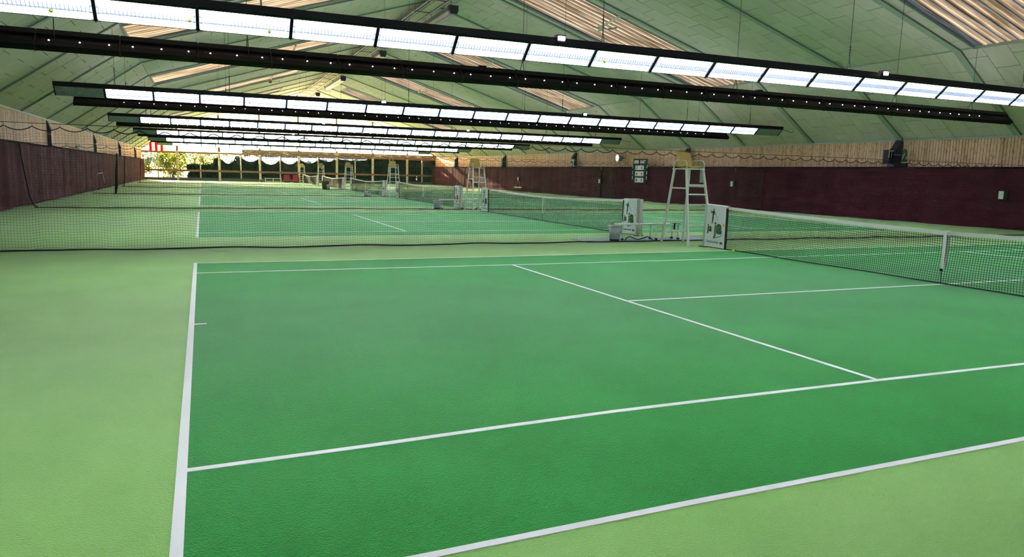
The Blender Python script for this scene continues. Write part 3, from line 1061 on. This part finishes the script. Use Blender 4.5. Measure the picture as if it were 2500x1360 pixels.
def tennis_net(k, label):
    o = thing('tennis_net', label, 'net', (11.885, PT * k, 0), 'tennis nets')
    mb = MB()
    C, W = 0.045, 0.0036
    y0, y1 = Y0N + 0.10, Y1N - 0.10
    rr = random.Random(11)
    def bulge(y, f):
        return -0.05 * (1 - f) ** 2 * (0.6 + 0.4 * math.sin(y * 2.3)) - 0.02 * (1 - f) * math.sin(y * 1.7 + f * 3)
    n = int((y1 - y0) / C)
    for i in range(n + 1):
        y = y0 + C * i
        T = topz(y) - 0.062
        pts = [(bulge(y, f), y + 0.014 * math.sin(f * 5 + y * 1.3), 0.03 + (T - 0.03) * f) for f in [j / 7 for j in range(8)]]
        mb.tube(pts, W, 4, cap=False)
    rows = 21
    for j in range(1, rows):
        f = j / rows
        pts = []
        m_ = 110
        for i in range(m_ + 1):
            y = y0 + (y1 - y0) * i / m_
            pts.append((bulge(y, f), y, 0.03 + (topz(y) - 0.095) * f + 0.006 * math.sin(y * 6 + j)))
        mb.tube(pts, W * (1.25 if f > 0.75 else 1.0), 4, cap=False)
    part('net_mesh', mb, M_NETB, o, kind='stuff')
    hb = MB()
    m_ = 60
    for s in range(m_):
        ya, yb = y0 + (y1 - y0) * s / m_, y0 + (y1 - y0) * (s + 1) / m_
        za, zb = topz(ya), topz(yb)
        hb.prism([(ya, za - 0.065), (yb, zb - 0.065), (yb, zb), (ya, za)], -0.014, 0.014, 'x')
    part('headband', hb, M_WHITE, o)
    bt = MB()
    pts = [(bulge(y0 + (y1 - y0) * i / 60, 0.0), y0 + (y1 - y0) * i / 60, 0.022) for i in range(61)]
    bt.tube(pts, 0.012, 5)
    part('bottom_cord', bt, M_NETB, o)
    part('center_strap', MB().box((-0.075, 5.46, 0.27), (-0.067, 5.515, 0.92)).box((0.02, 5.46, 0.3), (0.026, 5.515, 0.92)).box((-0.075, 5.46, 0.912), (0.026, 5.515, 0.922)), M_WHITE, o)
    an = MB().box((-0.085, 5.465, 0.235), (-0.06, 5.51, 0.275))
    an.tube([(-0.072, 5.487, 0.24), (-0.06, 5.487, 0.10), (-0.05, 5.487, 0.005)], 0.006, 5)
    part('strap_anchor', an, M_BLACK, o)
    for y, s in ((Y1N, 1), (Y0N, -1)):
        ps = MB().box((-0.03, y - 0.045 + 0.05 * s, 0.0), (0.06, y + 0.045 + 0.05 * s, 1.075))
        p = part('net_post', ps, M_CREAM if k == -9 else M_WHITE, o)
        part('post_tube', MB().tube([(-0.06, y + 0.0 * s, 0.0), (-0.06, y, 1.07)], 0.030, 10), M_ALU, p)
        part('post_foot', MB().box((-0.11, y - 0.09, 0.0), (0.12, y + 0.16 * s if s > 0 else y + 0.09, 0.015)), M_BLACK, p)
        # banner hung over the net end: u runs towards the near side (to the right in the photo)
        ya = Y1N - 0.03 if s > 0 else Y0N + 0.80
        def cloth(u, v):
            y = ya - 0.75 * u
            return (-0.055 - 0.012 * math.sin(u * 5 + 1) * (1 - v) - 0.02 * (1 - v), y, 0.03 + (topz(y) - 0.02) * v)
        bmb = MB().grid(cloth, 12, 12)
        bmb.grid(lambda u, v: (cloth(u, 1)[0] + 0.11 * v, cloth(u, 1)[1], cloth(u, 1)[2] + 0.012 * math.sin(PI * v)), 12, 4)
        bn = part('banner', bmb, M_BANNER, o, smooth=True)
        for nm, amb, am in ART:
            q = MB()
            q.f = amb.f
            for (u, v, w) in amb.v:
                c = cloth(u / 0.75, min(1, max(0, v / 1.0)))
                q.v.append((c[0] - 0.0035 - w, c[1], c[2]))
            part(nm, q, am, bn)
        ye = ya - 0.75 if s > 0 else ya
        part('net_edge_tape', MB().box((-0.075, ye - 0.045, 0.02), (-0.045, ye + 0.005, topz(ye) - 0.03)), M_NETB, o)
    return o
tn = ['nearest tennis net, cut by the right picture edge', 'second tennis net, with a banner at each end', 'third tennis net, left of the second umpire chair', 'fourth tennis net, small behind the third umpire chair', 'fifth tennis net, at the brown tub', 'farthest tennis net, before the far windows']
net0 = tennis_net(0, tn[0])
for k in range(1, 6):
    dup(net0, (11.885, PT * k, 0), tn[k])

# ------------------------------------------------------------------ umpire chairs
def umpire_chair(label):
    o = thing('umpire_chair', label, 'umpire chair', (11.85, 12.75, 0), 'umpire chairs along the hall')
    feet = {'B': (-0.40, -0.70), 'C': (0.37, -0.68), 'A': (-0.37, 0.51), 'D': (0.32, 0.50)}
    tops = {'B': (-0.25, -0.25), 'C': (0.27, -0.25), 'A': (-0.23, 0.30), 'D': (0.25, 0.30)}
    ZT_ = 1.93
    def at(c, z):
        f, t = feet[c], tops[c]
        q = z / ZT_
        return Vector((f[0] + (t[0] - f[0]) * q, f[1] + (t[1] - f[1]) * q, z))
    for c in 'ABCD':
        part('leg', MB().bar(at(c, 0.0), at(c, ZT_), 0.045, 0.055), M_CHAIR, o)
    for z in (0.26, 0.53, 0.78, 1.04, 1.30, 1.54):
        part('rung', MB().bar(at('B', z), at('C', z), 0.035, 0.035), M_CHAIR, o)
    br = MB().bar(at('A', 0.30), at('D', 0.30), 0.035, 0.04)
    part('rear_brace', br, M_CHAIR, o)
    sb = MB().bar(at('A', 1.45), at('B', 1.45), 0.03, 0.04).bar(at('D', 1.50), at('C', 1.50), 0.03, 0.04)
    sb.bar(at('A', 0.98), at('B', 1.0), 0.03, 0.03)
    part('side_brace', sb, M_CHAIR, o)
    gs = MB()
    for c, d in (('A', 'D'), ('D', 'A')):
        a = at(c, 0.18)
        b = at(c, 0.30)
        t = (at(d, 0.30) - b).normalized()
        gs.bar(a, b + t * 0.10, 0.025, 0.025)
    part('gusset', gs, M_CHAIR, o)
    pf = MB().box((-0.28, -0.28, ZT_), (0.30, 0.32, ZT_ + 0.03))
    part('platform', pf, M_CHAIR, o)
    for x in (-0.26, 0.28):
        pts = [(x, -0.26, ZT_ + 0.02), (x, -0.27, ZT_ + 0.14), (x, -0.22, ZT_ + 0.215), (x, -0.12, ZT_ + 0.235), (x, 0.12, ZT_ + 0.235), (x, 0.22, ZT_ + 0.215), (x, 0.28, ZT_ + 0.13), (x, 0.29, ZT_ + 0.02)]
        part('armrest', MB().tube(pts, 0.018, 8), M_CHAIR, o, smooth=True)
    # moulded bucket seat with a perforated back
    def seat(u, v):
        x = (u - 0.5) * 0.46 * (1 - 0.16 * max(0, v - 0.5))
        if v < 0.5:
            t = v / 0.5
            y, z = -0.24 + 0.42 * t, ZT_ + 0.055 + 0.02 * (1 - t) - 0.025 * math.sin(PI * t)
            z -= 0.05 * max(0, 0.18 - t) * 3
        else:
            t = (v - 0.5) / 0.5
            y, z = 0.18 + 0.05 * math.sin(t * PI / 2) + 0.07 * t, ZT_ + 0.055 + 0.40 * t
            z += -0.03 * (abs(2 * u - 1) ** 3) * (1 if t > 0.9 else 0)
        k = abs(2 * u - 1) ** 3
        if v < 0.5:
            z += 0.04 * k
        else:
            y -= 0.05 * k
        return Vector((x, y, z))
    def hole_(a, b):
        return a % 3 == 1 and 4 < a < 25 and b % 3 == 0 and 24 <= b < 36
    mb = MB().grid(seat, 30, 44, skip=hole_)
    def seat2(u, v):
        e = 1e-3
        p = seat(u, v)
        du = seat(min(1, u + e), v) - seat(max(0, u - e), v)
        dv = seat(u, min(1, v + e)) - seat(u, max(0, v - e))
        n = du.cross(dv)
        n.normalize()
        return p - n * 0.012
    mb.grid(seat2, 30, 44, skip=hole_)
    rim = []
    for i in range(31):
        rim.append(seat(i / 30, 0))
    for i in range(1, 45):
        rim.append(seat(1, i / 44))
    for i in range(29, -1, -1):
        rim.append(seat(i / 30, 1))
    for i in range(43, 0, -1):
        rim.append(seat(0, i / 44))
    mb.tube(rim, 0.012, 6, closed=True)
    part('seat', mb, M_YEL, o, smooth=True)
    sp = MB().box((0.315, -0.20, ZT_ - 0.33), (0.33, -0.06, ZT_ + 0.20))
    part('score_plate', sp, M_BEAM, o, label='grey green hanging plate')
    return o
uc = ['nearest white umpire chair with a perforated mustard seat, in front of the right wall', 'second nearest umpire chair, its yellow seat against the wood cladding', 'third umpire chair from the camera, against the dark glass', 'third farthest umpire chair, small before the dark hedge', 'second farthest umpire chair, in front of a pale post', 'farthest umpire chair, right of the red armchairs, with an orange seat']
c0 = umpire_chair(uc[0])
for k in range(1, 6):
    dup(c0, (11.85, 12.75 + PT * k, 0), uc[k])

# ------------------------------------------------------------------ mats, benches, bins
def rubber_mat(k, label):
    o = thing('rubber_mat', label, 'mat', (11.3, 13.87 + PT * k, 0), 'rubber mats under the benches')
    part('mat_sheet', MB().box((-2.0, -0.42, 0.002), (2.05, 0.50, 0.014)), M_MAT, o)
    part('mat_edge', MB().box((-2.0, -0.445, 0.001), (2.05, -0.42, 0.0138)), M_BLACK, o)
    return o
ml = ['blue grey mat under the nearest bench and umpire chair', 'blue grey mat at the second bench', 'blue grey mat at the third bench', 'blue grey mat at the fourth bench']
m0 = rubber_mat(0, ml[0])
for k in range(1, 3):
    dup(m0, (11.3, 13.87 + PT * k, 0), ml[k])
def bench(label):
    o = thing('bench', label, 'bench', (11.42, 13.84, 0.014), 'white courtside benches')
    part('seat_plank', MB().box((-0.98, -0.17, 0.405), (0.98, 0.17, 0.44)), M_WHITE, o)
    for x in (-0.90, 0.18, 0.90):
        lg = MB()
        lg.tube([(x, -0.15, 0.02), (x, -0.13, 0.40)], 0.016, 6).tube([(x, 0.15, 0.02), (x, 0.13, 0.40)], 0.016, 6)
        lg.tube([(x, -0.14, 0.29), (x, 0.14, 0.29)], 0.012, 6)
        l = part('leg_frame', lg, M_ALU, o)
        part('leg_cap', MB().box((x - 0.025, -0.18, 0.0), (x + 0.025, -0.12, 0.05)).box((x - 0.025, 0.12, 0.0), (x + 0.025, 0.18, 0.05)), M_BLACK, l)
    return o
bl = ['white bench on a mat between the nearest umpire chair and the grey bin', 'white bench on the mat behind the second net banner', 'white bench at the third umpire chair', 'white bench at the fourth umpire chair from the camera']
b0 = bench(bl[0])
for k in range(1, 3):
    dup(b0, (11.42, 13.84 + PT * k, 0.014), bl[k])
cl = MB()
def strapfn(u, v):
    return (12.02 + 0.20 * u, 13.44 + 0.005 * math.sin(u * 9), 0.46 + 0.004 - 0.0 * v) if v < 0.5 else (12.02 + 0.06 * u, 13.438, 0.46 - 0.16 * (v - 0.5) * 2)
cl.box((12.14, 13.66, 0.456), (12.36, 13.84, 0.468)).box((12.14, 13.655, 0.30), (12.19, 13.667, 0.468))
tag(link('dark_strap', cl.mesh('dark_strap', M_BLACK)), 'dark strap draped over the right end of the nearest bench', 'strap')
tag(link('loose_rope', MB().tube([(10.50, 13.52, 0.03), (10.56, 13.53, 0.10), (10.66, 13.53, 0.13), (10.80, 13.53, 0.08), (10.92, 13.53, 0.045), (11.06, 13.53, 0.08), (11.20, 13.53, 0.12), (11.30, 13.53, 0.09), (11.38, 13.52, 0.03)], 0.014, 6).mesh('loose_rope', M_ROPE, True)), 'loose black rope looping in two waves on the mat under the nearest bench', 'rope')
def bin_(label):
    o = thing('waste_bin', label, 'bin', (10.24, 13.62, 0.014), 'grey waste bins by the benches')
    part('bin_body', MB().lathe([(0.0, 0.01), (0.125, 0.01), (0.165, 0.40), (0.158, 0.40), (0.118, 0.02), (0.0, 0.02)], n=22), M_MESHBIN, o, smooth=True)
    part('bin_rim', MB().tube([(0.166 * math.cos(i * PI / 12), 0.166 * math.sin(i * PI / 12), 0.40) for i in range(24)], 0.009, 6, closed=True), M_ALU, o)
    part('bin_base', MB().lathe([(0.0, 0.0), (0.132, 0.0), (0.132, 0.05), (0.127, 0.05)], n=22), M_BLACK, o)
    return o
wb = ['grey tapered waste bin at the left end of the nearest mat', 'grey waste bin beside the second net and bench', 'grey waste bin beside the third net', 'small grey waste bin beside the fourth net']
w0 = bin_(wb[0])
for k in range(1, 4):
    dup(w0, (10.24, 13.62 + PT * k, 0.014), wb[k])
tb = thing('brown_tub', 'big dark brown tapered tub standing far down the hall', 'tub', (10.15, 62.3, 0))
part('tub_body', MB().lathe([(0.0, 0.0), (0.27, 0.0), (0.33, 0.66), (0.35, 0.70), (0.31, 0.70), (0.25, 0.04), (0.0, 0.04)], n=24), M_BROWN, tb, smooth=True)
part('tub_rim', MB().tube([(0.345 * math.cos(i * PI / 12), 0.345 * math.sin(i * PI / 12), 0.69) for i in range(24)], 0.018, 6, closed=True), M_BROWN, tb)
def armchair(x, label):
    o = thing('armchair', label, 'armchair', (x, 92.2, 0), 'red armchairs at the far windows')
    part('seat', MB().box((-0.30, -0.32, 0.14), (0.30, 0.20, 0.42)), M_RED, o)
    part('backrest', MB().prism([(0.20, 0.14), (0.34, 0.14), (0.40, 0.92), (0.28, 0.95)], -0.34, 0.34, 'x'), M_RED, o)
    for s in (-1, 1):
        part('arm', MB().box((s * 0.34 - 0.07, -0.32, 0.14), (s * 0.34 + 0.07, 0.26, 0.62)), M_RED, o)
    part('plinth', MB().box((-0.33, -0.28, 0.0), (0.33, 0.30, 0.14)), M_BLACK, o)
    return o
armchair(10.0, 'left red armchair at the far windows')
armchair(11.12, 'right red armchair at the far windows, next to the pale post')
fb = thing('long_bench', 'long white bench at the far windows, left of the red armchairs', 'bench', (8.35, 92.4, 0))
part('seat_plank', MB().box((-1.0, -0.17, 0.44), (1.0, 0.17, 0.50)), M_WHITE, fb)
for x in (-0.92, 0.0, 0.92):
    part('leg', MB().box((x - 0.03, -0.15, 0), (x + 0.03, 0.15, 0.44)), M_WHITE, fb)
part('ground_rail', MB().box((-0.95, 0.10, 0.02), (1.0, 0.16, 0.10)), M_WHITE, fb)
pt = thing('small_pot', 'small pale pot left of the long far bench', 'pot', (6.95, 92.3, 0))
part('pot_body', MB().lathe([(0, 0), (0.14, 0), (0.20, 0.26), (0.16, 0.26), (0, 0.2)], n=14), M_BROWN, pt)
part('pot_lid', MB().lathe([(0.19, 0.26), (0.20, 0.31), (0, 0.40)], n=14), M_GREY, pt)

# ------------------------------------------------------------------ things on the walls
def wall_text(body, size, y, z, x, m_, name, parent, off=(0, 0, 0), thick=0.006, sx=1.0):
    """letters facing -x on the right wall: text right is towards -y"""
    t = text_mb(body, size, thick, 0.004, sx=sx)
    q = MB()
    q.f = t.f
    q.v = [(x - 0.006 - c, y - a, z + b) for a, b, c in t.v]
    q.off(off)
    return part(name, q, m_, parent)
sb = thing('scoreboard', 'dark green scoreboard headed HEIM GAST with white number cards', 'scoreboard', (XR - 0.62, 42.2, 1.30))
part('board', MB().box((-0.02, -0.90, 0.0), (0.02, 0.90, 1.74)), M_BOARD, sb)
ed = MB()
for y in (-0.92, 0.92):
    for z0, z1 in ((0.25, 0.5), (0.62, 0.87), (1.05, 1.3)):
        ed.box((-0.03, y - 0.025, z0), (0.02, y + 0.025, z1))
part('edge_trim', ed, M_WHITE, sb)
wall_text('HEIM', 0.33, 0.80, 1.40, -0.02, M_WHITE, 'lettering', sb, thick=0.012, sx=0.85)
wall_text('GAST', 0.33, -0.04, 1.40, -0.02, M_WHITE, 'lettering', sb, thick=0.012, sx=0.85)
for z, (a, b) in ((1.00 - 0.06, '26'), (0.50, '64'), (0.04, '00')):
    c = part('number_card', MB().box((-0.032, -0.53, z), (-0.02, 0.57, z + 0.34)), M_CARD, sb)
    wall_text(a, 0.30, 0.42, z + 0.065, -0.028, M_BLACK, 'digit', c, thick=0.008)
    wall_text(b, 0.30, -0.20, z + 0.065, -0.028, M_BLACK, 'digit', c, thick=0.008)
nb = MB()
t = text_mb('2', 0.78, 0.030, 0.02, sx=1.0)
x0_ = min(v[0] for v in t.v)
nb.f = t.f
nb.v = [(-c, -(a - x0_) * 0.62, b) for a, b, c in t.v]
o = thing('court_numeral', 'big green numeral two on the wood cladding beside the near dark post', 'numeral', (XR - 0.05, 21.16, 2.72))
part('numeral', nb, M_GRN, o)
part('shelf', MB().box((-0.12, -0.34, -0.06), (0.02, 0.0, -0.02)), M_CREAM, o)
part('bracket', MB().box((-0.10, -0.30, -0.28), (0.02, 0.0, -0.06)), M_STEEL, o)
for y, z, lab in ((36.95, 3.02, 'small green plate beside the dark post behind the nearest umpire chair'), (52.75, 2.85, 'small green plate beside the dark post right of the second umpire chair')):
    o = thing('court_plate', lab, 'plate', (XR - 0.50, y, z))
    part('plate', MB().box((-0.02, -0.12, -0.28), (0.0, 0.12, 0.28)), M_GRN, o)
    part('shelf', MB().box((-0.02, -0.16, -0.33), (0.46, 0.16, -0.29)), M_CREAM, o)
o = thing('wall_speaker', 'black box with thin pale edges fixed to the near dark post', 'speaker box', (XR - 0.46, 21.45, 2.62))
part('box', MB().box((-0.30, -0.16, 0.0), (0.0, 0.16, 0.62)), M_BLACK, o)
part('edge_strip', MB().box((-0.31, -0.165, 0.56), (0.0, -0.15, 0.59)).box((-0.31, -0.165, 0.25), (-0.29, -0.15, 0.57)).box((-0.15, -0.165, 0.25), (-0.13, -0.15, 0.57)), M_WHITE, o)
o = thing('round_wall_lamp', 'round grey lamp on the cladding left of the scoreboard', 'wall lamp', (XR - 0.03, 45.84, 3.15))
part('drum', MB().tube([(0.0, 0, 0), (-0.30, 0, 0)], 0.24, 16), M_GREY, o)
part('ring', MB().tube([(-0.30, 0, 0), (-0.34, 0, 0)], 0.26, 16), M_ALU, o)
part('bracket', MB().box((-0.02, -0.5, -0.04), (0.0, 0.5, 0.04)), M_STEEL, o)
for y, z, lab, side in ((16.0, 1.34, 'black wall pouch with white notice at the right picture edge', 0), (32.05, 1.44, 'black wall pouch right of the nearest umpire chair', 0), (47.9, 1.32, 'black wall pouch left of the scoreboard', 0), (64.2, 1.27, 'black wall pouch above the drag brush', 0)):
    o = thing('wall_pouch', lab, 'wall pouch', (XR - 0.62, y, z), 'black pouches on the right curtain')
    part('pouch', MB().box((-0.05, -0.22, -0.20), (0.02, 0.16, 0.20)), M_BLACK, o)
    part('notice', MB().box((-0.058, -0.06, -0.14), (-0.05, 0.14, 0.17)), M_WHITE, o)
o = thing('drag_brush', 'pale court drag brush hanging on two cords from a wall pouch', 'brush', (XR - 0.74, 64.1, 0.42))
part('brush_bar', MB().box((-0.05, -0.95, -0.05), (0.05, 0.85, 0.07)), M_CREAM, o)
part('bristles', MB().box((-0.04, -0.95, -0.14), (0.04, 0.85, -0.05)), M_BLACK, o)
part('cord', MB().tube([(0, 0.5, 0.05), (0.05, 0.05, 0.72)], 0.012, 5).tube([(0, -0.55, 0.05), (0.05, -0.15, 0.72)], 0.012, 5), M_CREAM, o)
o = thing('wall_spotlight', 'small dark box with a white lens above the left curtain', 'spotlight', (XL + 0.04, 45.6, 2.66))
part('box', MB().box((0, -0.14, -0.10), (0.16, 0.14, 0.10)), M_STEEL, o)
part('lens', MB().box((0.05, -0.30, -0.09), (0.15, -0.14, 0.09)), M_WHITE, o)
o = thing('door_handle_bar', 'pale pull bar with a cord on the left maroon curtain', 'handle', (XL + 0.31, 52.5, 1.0))
part('bar', MB().tube([(0.02, -1.4, 0.0), (0.06, -1.3, 0.10), (0.06, 1.3, 0.10), (0.02, 1.4, 0.0)], 0.035, 6), M_GREY, o)
part('cord', MB().tube([(0.06, 1.3, 0.1), (0.08, 1.5, -0.2), (0.08, 2.2, -0.6)], 0.02, 5), M_CREAM, o)

# ------------------------------------------------------------------ under the ridge
hw = ['nearest grey heater box under the ridge', 'second grey heater box under the ridge', 'third grey heater box under the ridge', 'farthest grey heater box under the ridge']
def heater(label, k):
    o = thing('ridge_heater', label, 'heater', (12.40, 33.9 + PT * k, 10.02), 'heater boxes under the ridge')
    pr = [(-0.22, -0.04), (-0.15, -0.20), (0.15, -0.20), (0.22, -0.04), (0.22, 0.18), (-0.22, 0.18)]
    part('casing', MB().prism(pr, 0.25, 9.3, 'y'), M_GREY, o)
    for y in (0.0, 9.3):
        part('end_cap', MB().prism([(a * 1.12, b * 1.12) for a, b in pr], y, y + 0.28, 'y'), M_STEEL, o)
    part('radiant_slot', MB().box((-0.10, 0.3, -0.215), (0.10, 9.2, -0.20)), M_LOUVDK, o)
    hg = MB()
    for y in (1.0, 4.6, 8.4):
        for x in (-0.18, 0.18):
            hg.tube([(x, y, 0.16), (x, y, roofz(12.4 + x) - 10.02)], 0.012, 4)
    part('hanger', hg, M_WIRE, o)
    return o
h0 = heater(hw[0], 0)
for k in range(1, 4):
    dup(h0, (12.40, 33.9 + PT * k, 10.02), hw[k])
rd = thing('ridge_duct', 'long pale tray and pipe rails running under the ridge', 'duct', (11.45, 18.0, 10.45))
part('tray', MB().prism([(0.10, -0.02), (0.55, -0.06), (0.55, 0.0), (0.10, 0.04)], 0, 74, 'y'), M_CREAM, rd)
for x, z, r in ((-0.25, -0.02, 0.045), (0.02, 0.02, 0.045), (0.62, -0.10, 0.06)):
    part('pipe_rail', MB().tube([(x, 0, z), (x, 74, z)], r, 8), M_GREY, rd)
hg = MB()
for i in range(25):
    y = 1 + 3 * i
    for x in (-0.25, 0.62):
        hg.tube([(x, y, 0), (x, y, roofz(11.45 + x) - 10.45)], 0.012, 4)
    hg.bar((-0.3, y, -0.06), (0.66, y, -0.08), 0.04, 0.03)
part('hanger', hg, M_WIRE, rd)
for (x, y, lab) in ((18.1, 27.1, 'white skylight opener arm on the right roof slope above the nearest lit row'), (18.1, 27.1 + PT, 'white skylight opener arm on the second right skylight'), (18.1, 27.1 + 2 * PT, 'white skylight opener arm on the third right skylight'), (5.6, 43.3, 'skylight opener with a dark motor on the second left skylight'), (5.6, 43.3 + PT, 'skylight opener with a dark motor on the third left skylight')):
    z = roofz(x)
    o = thing('skylight_opener', lab, 'skylight opener', (x, y, z - 0.06), 'skylight openers')
    part('arm', MB().bar((0, -0.15, -0.06), (0.02, 1.6, -0.22), 0.09, 0.07), M_WHITE, o)
    part('motor', MB().box((-0.10, 1.45, -0.42), (0.10, 1.70, -0.16)), M_WHITE if x > 10 else M_TIMB, o)
    part('lever', MB().bar((0.7, 1.3, -0.25), (0.75, 2.3, -0.12), 0.07, 0.06).tube([(-0.5, 1.5, -0.30), (0.75, 1.7, -0.25)], 0.02, 5), M_BEAM, o)
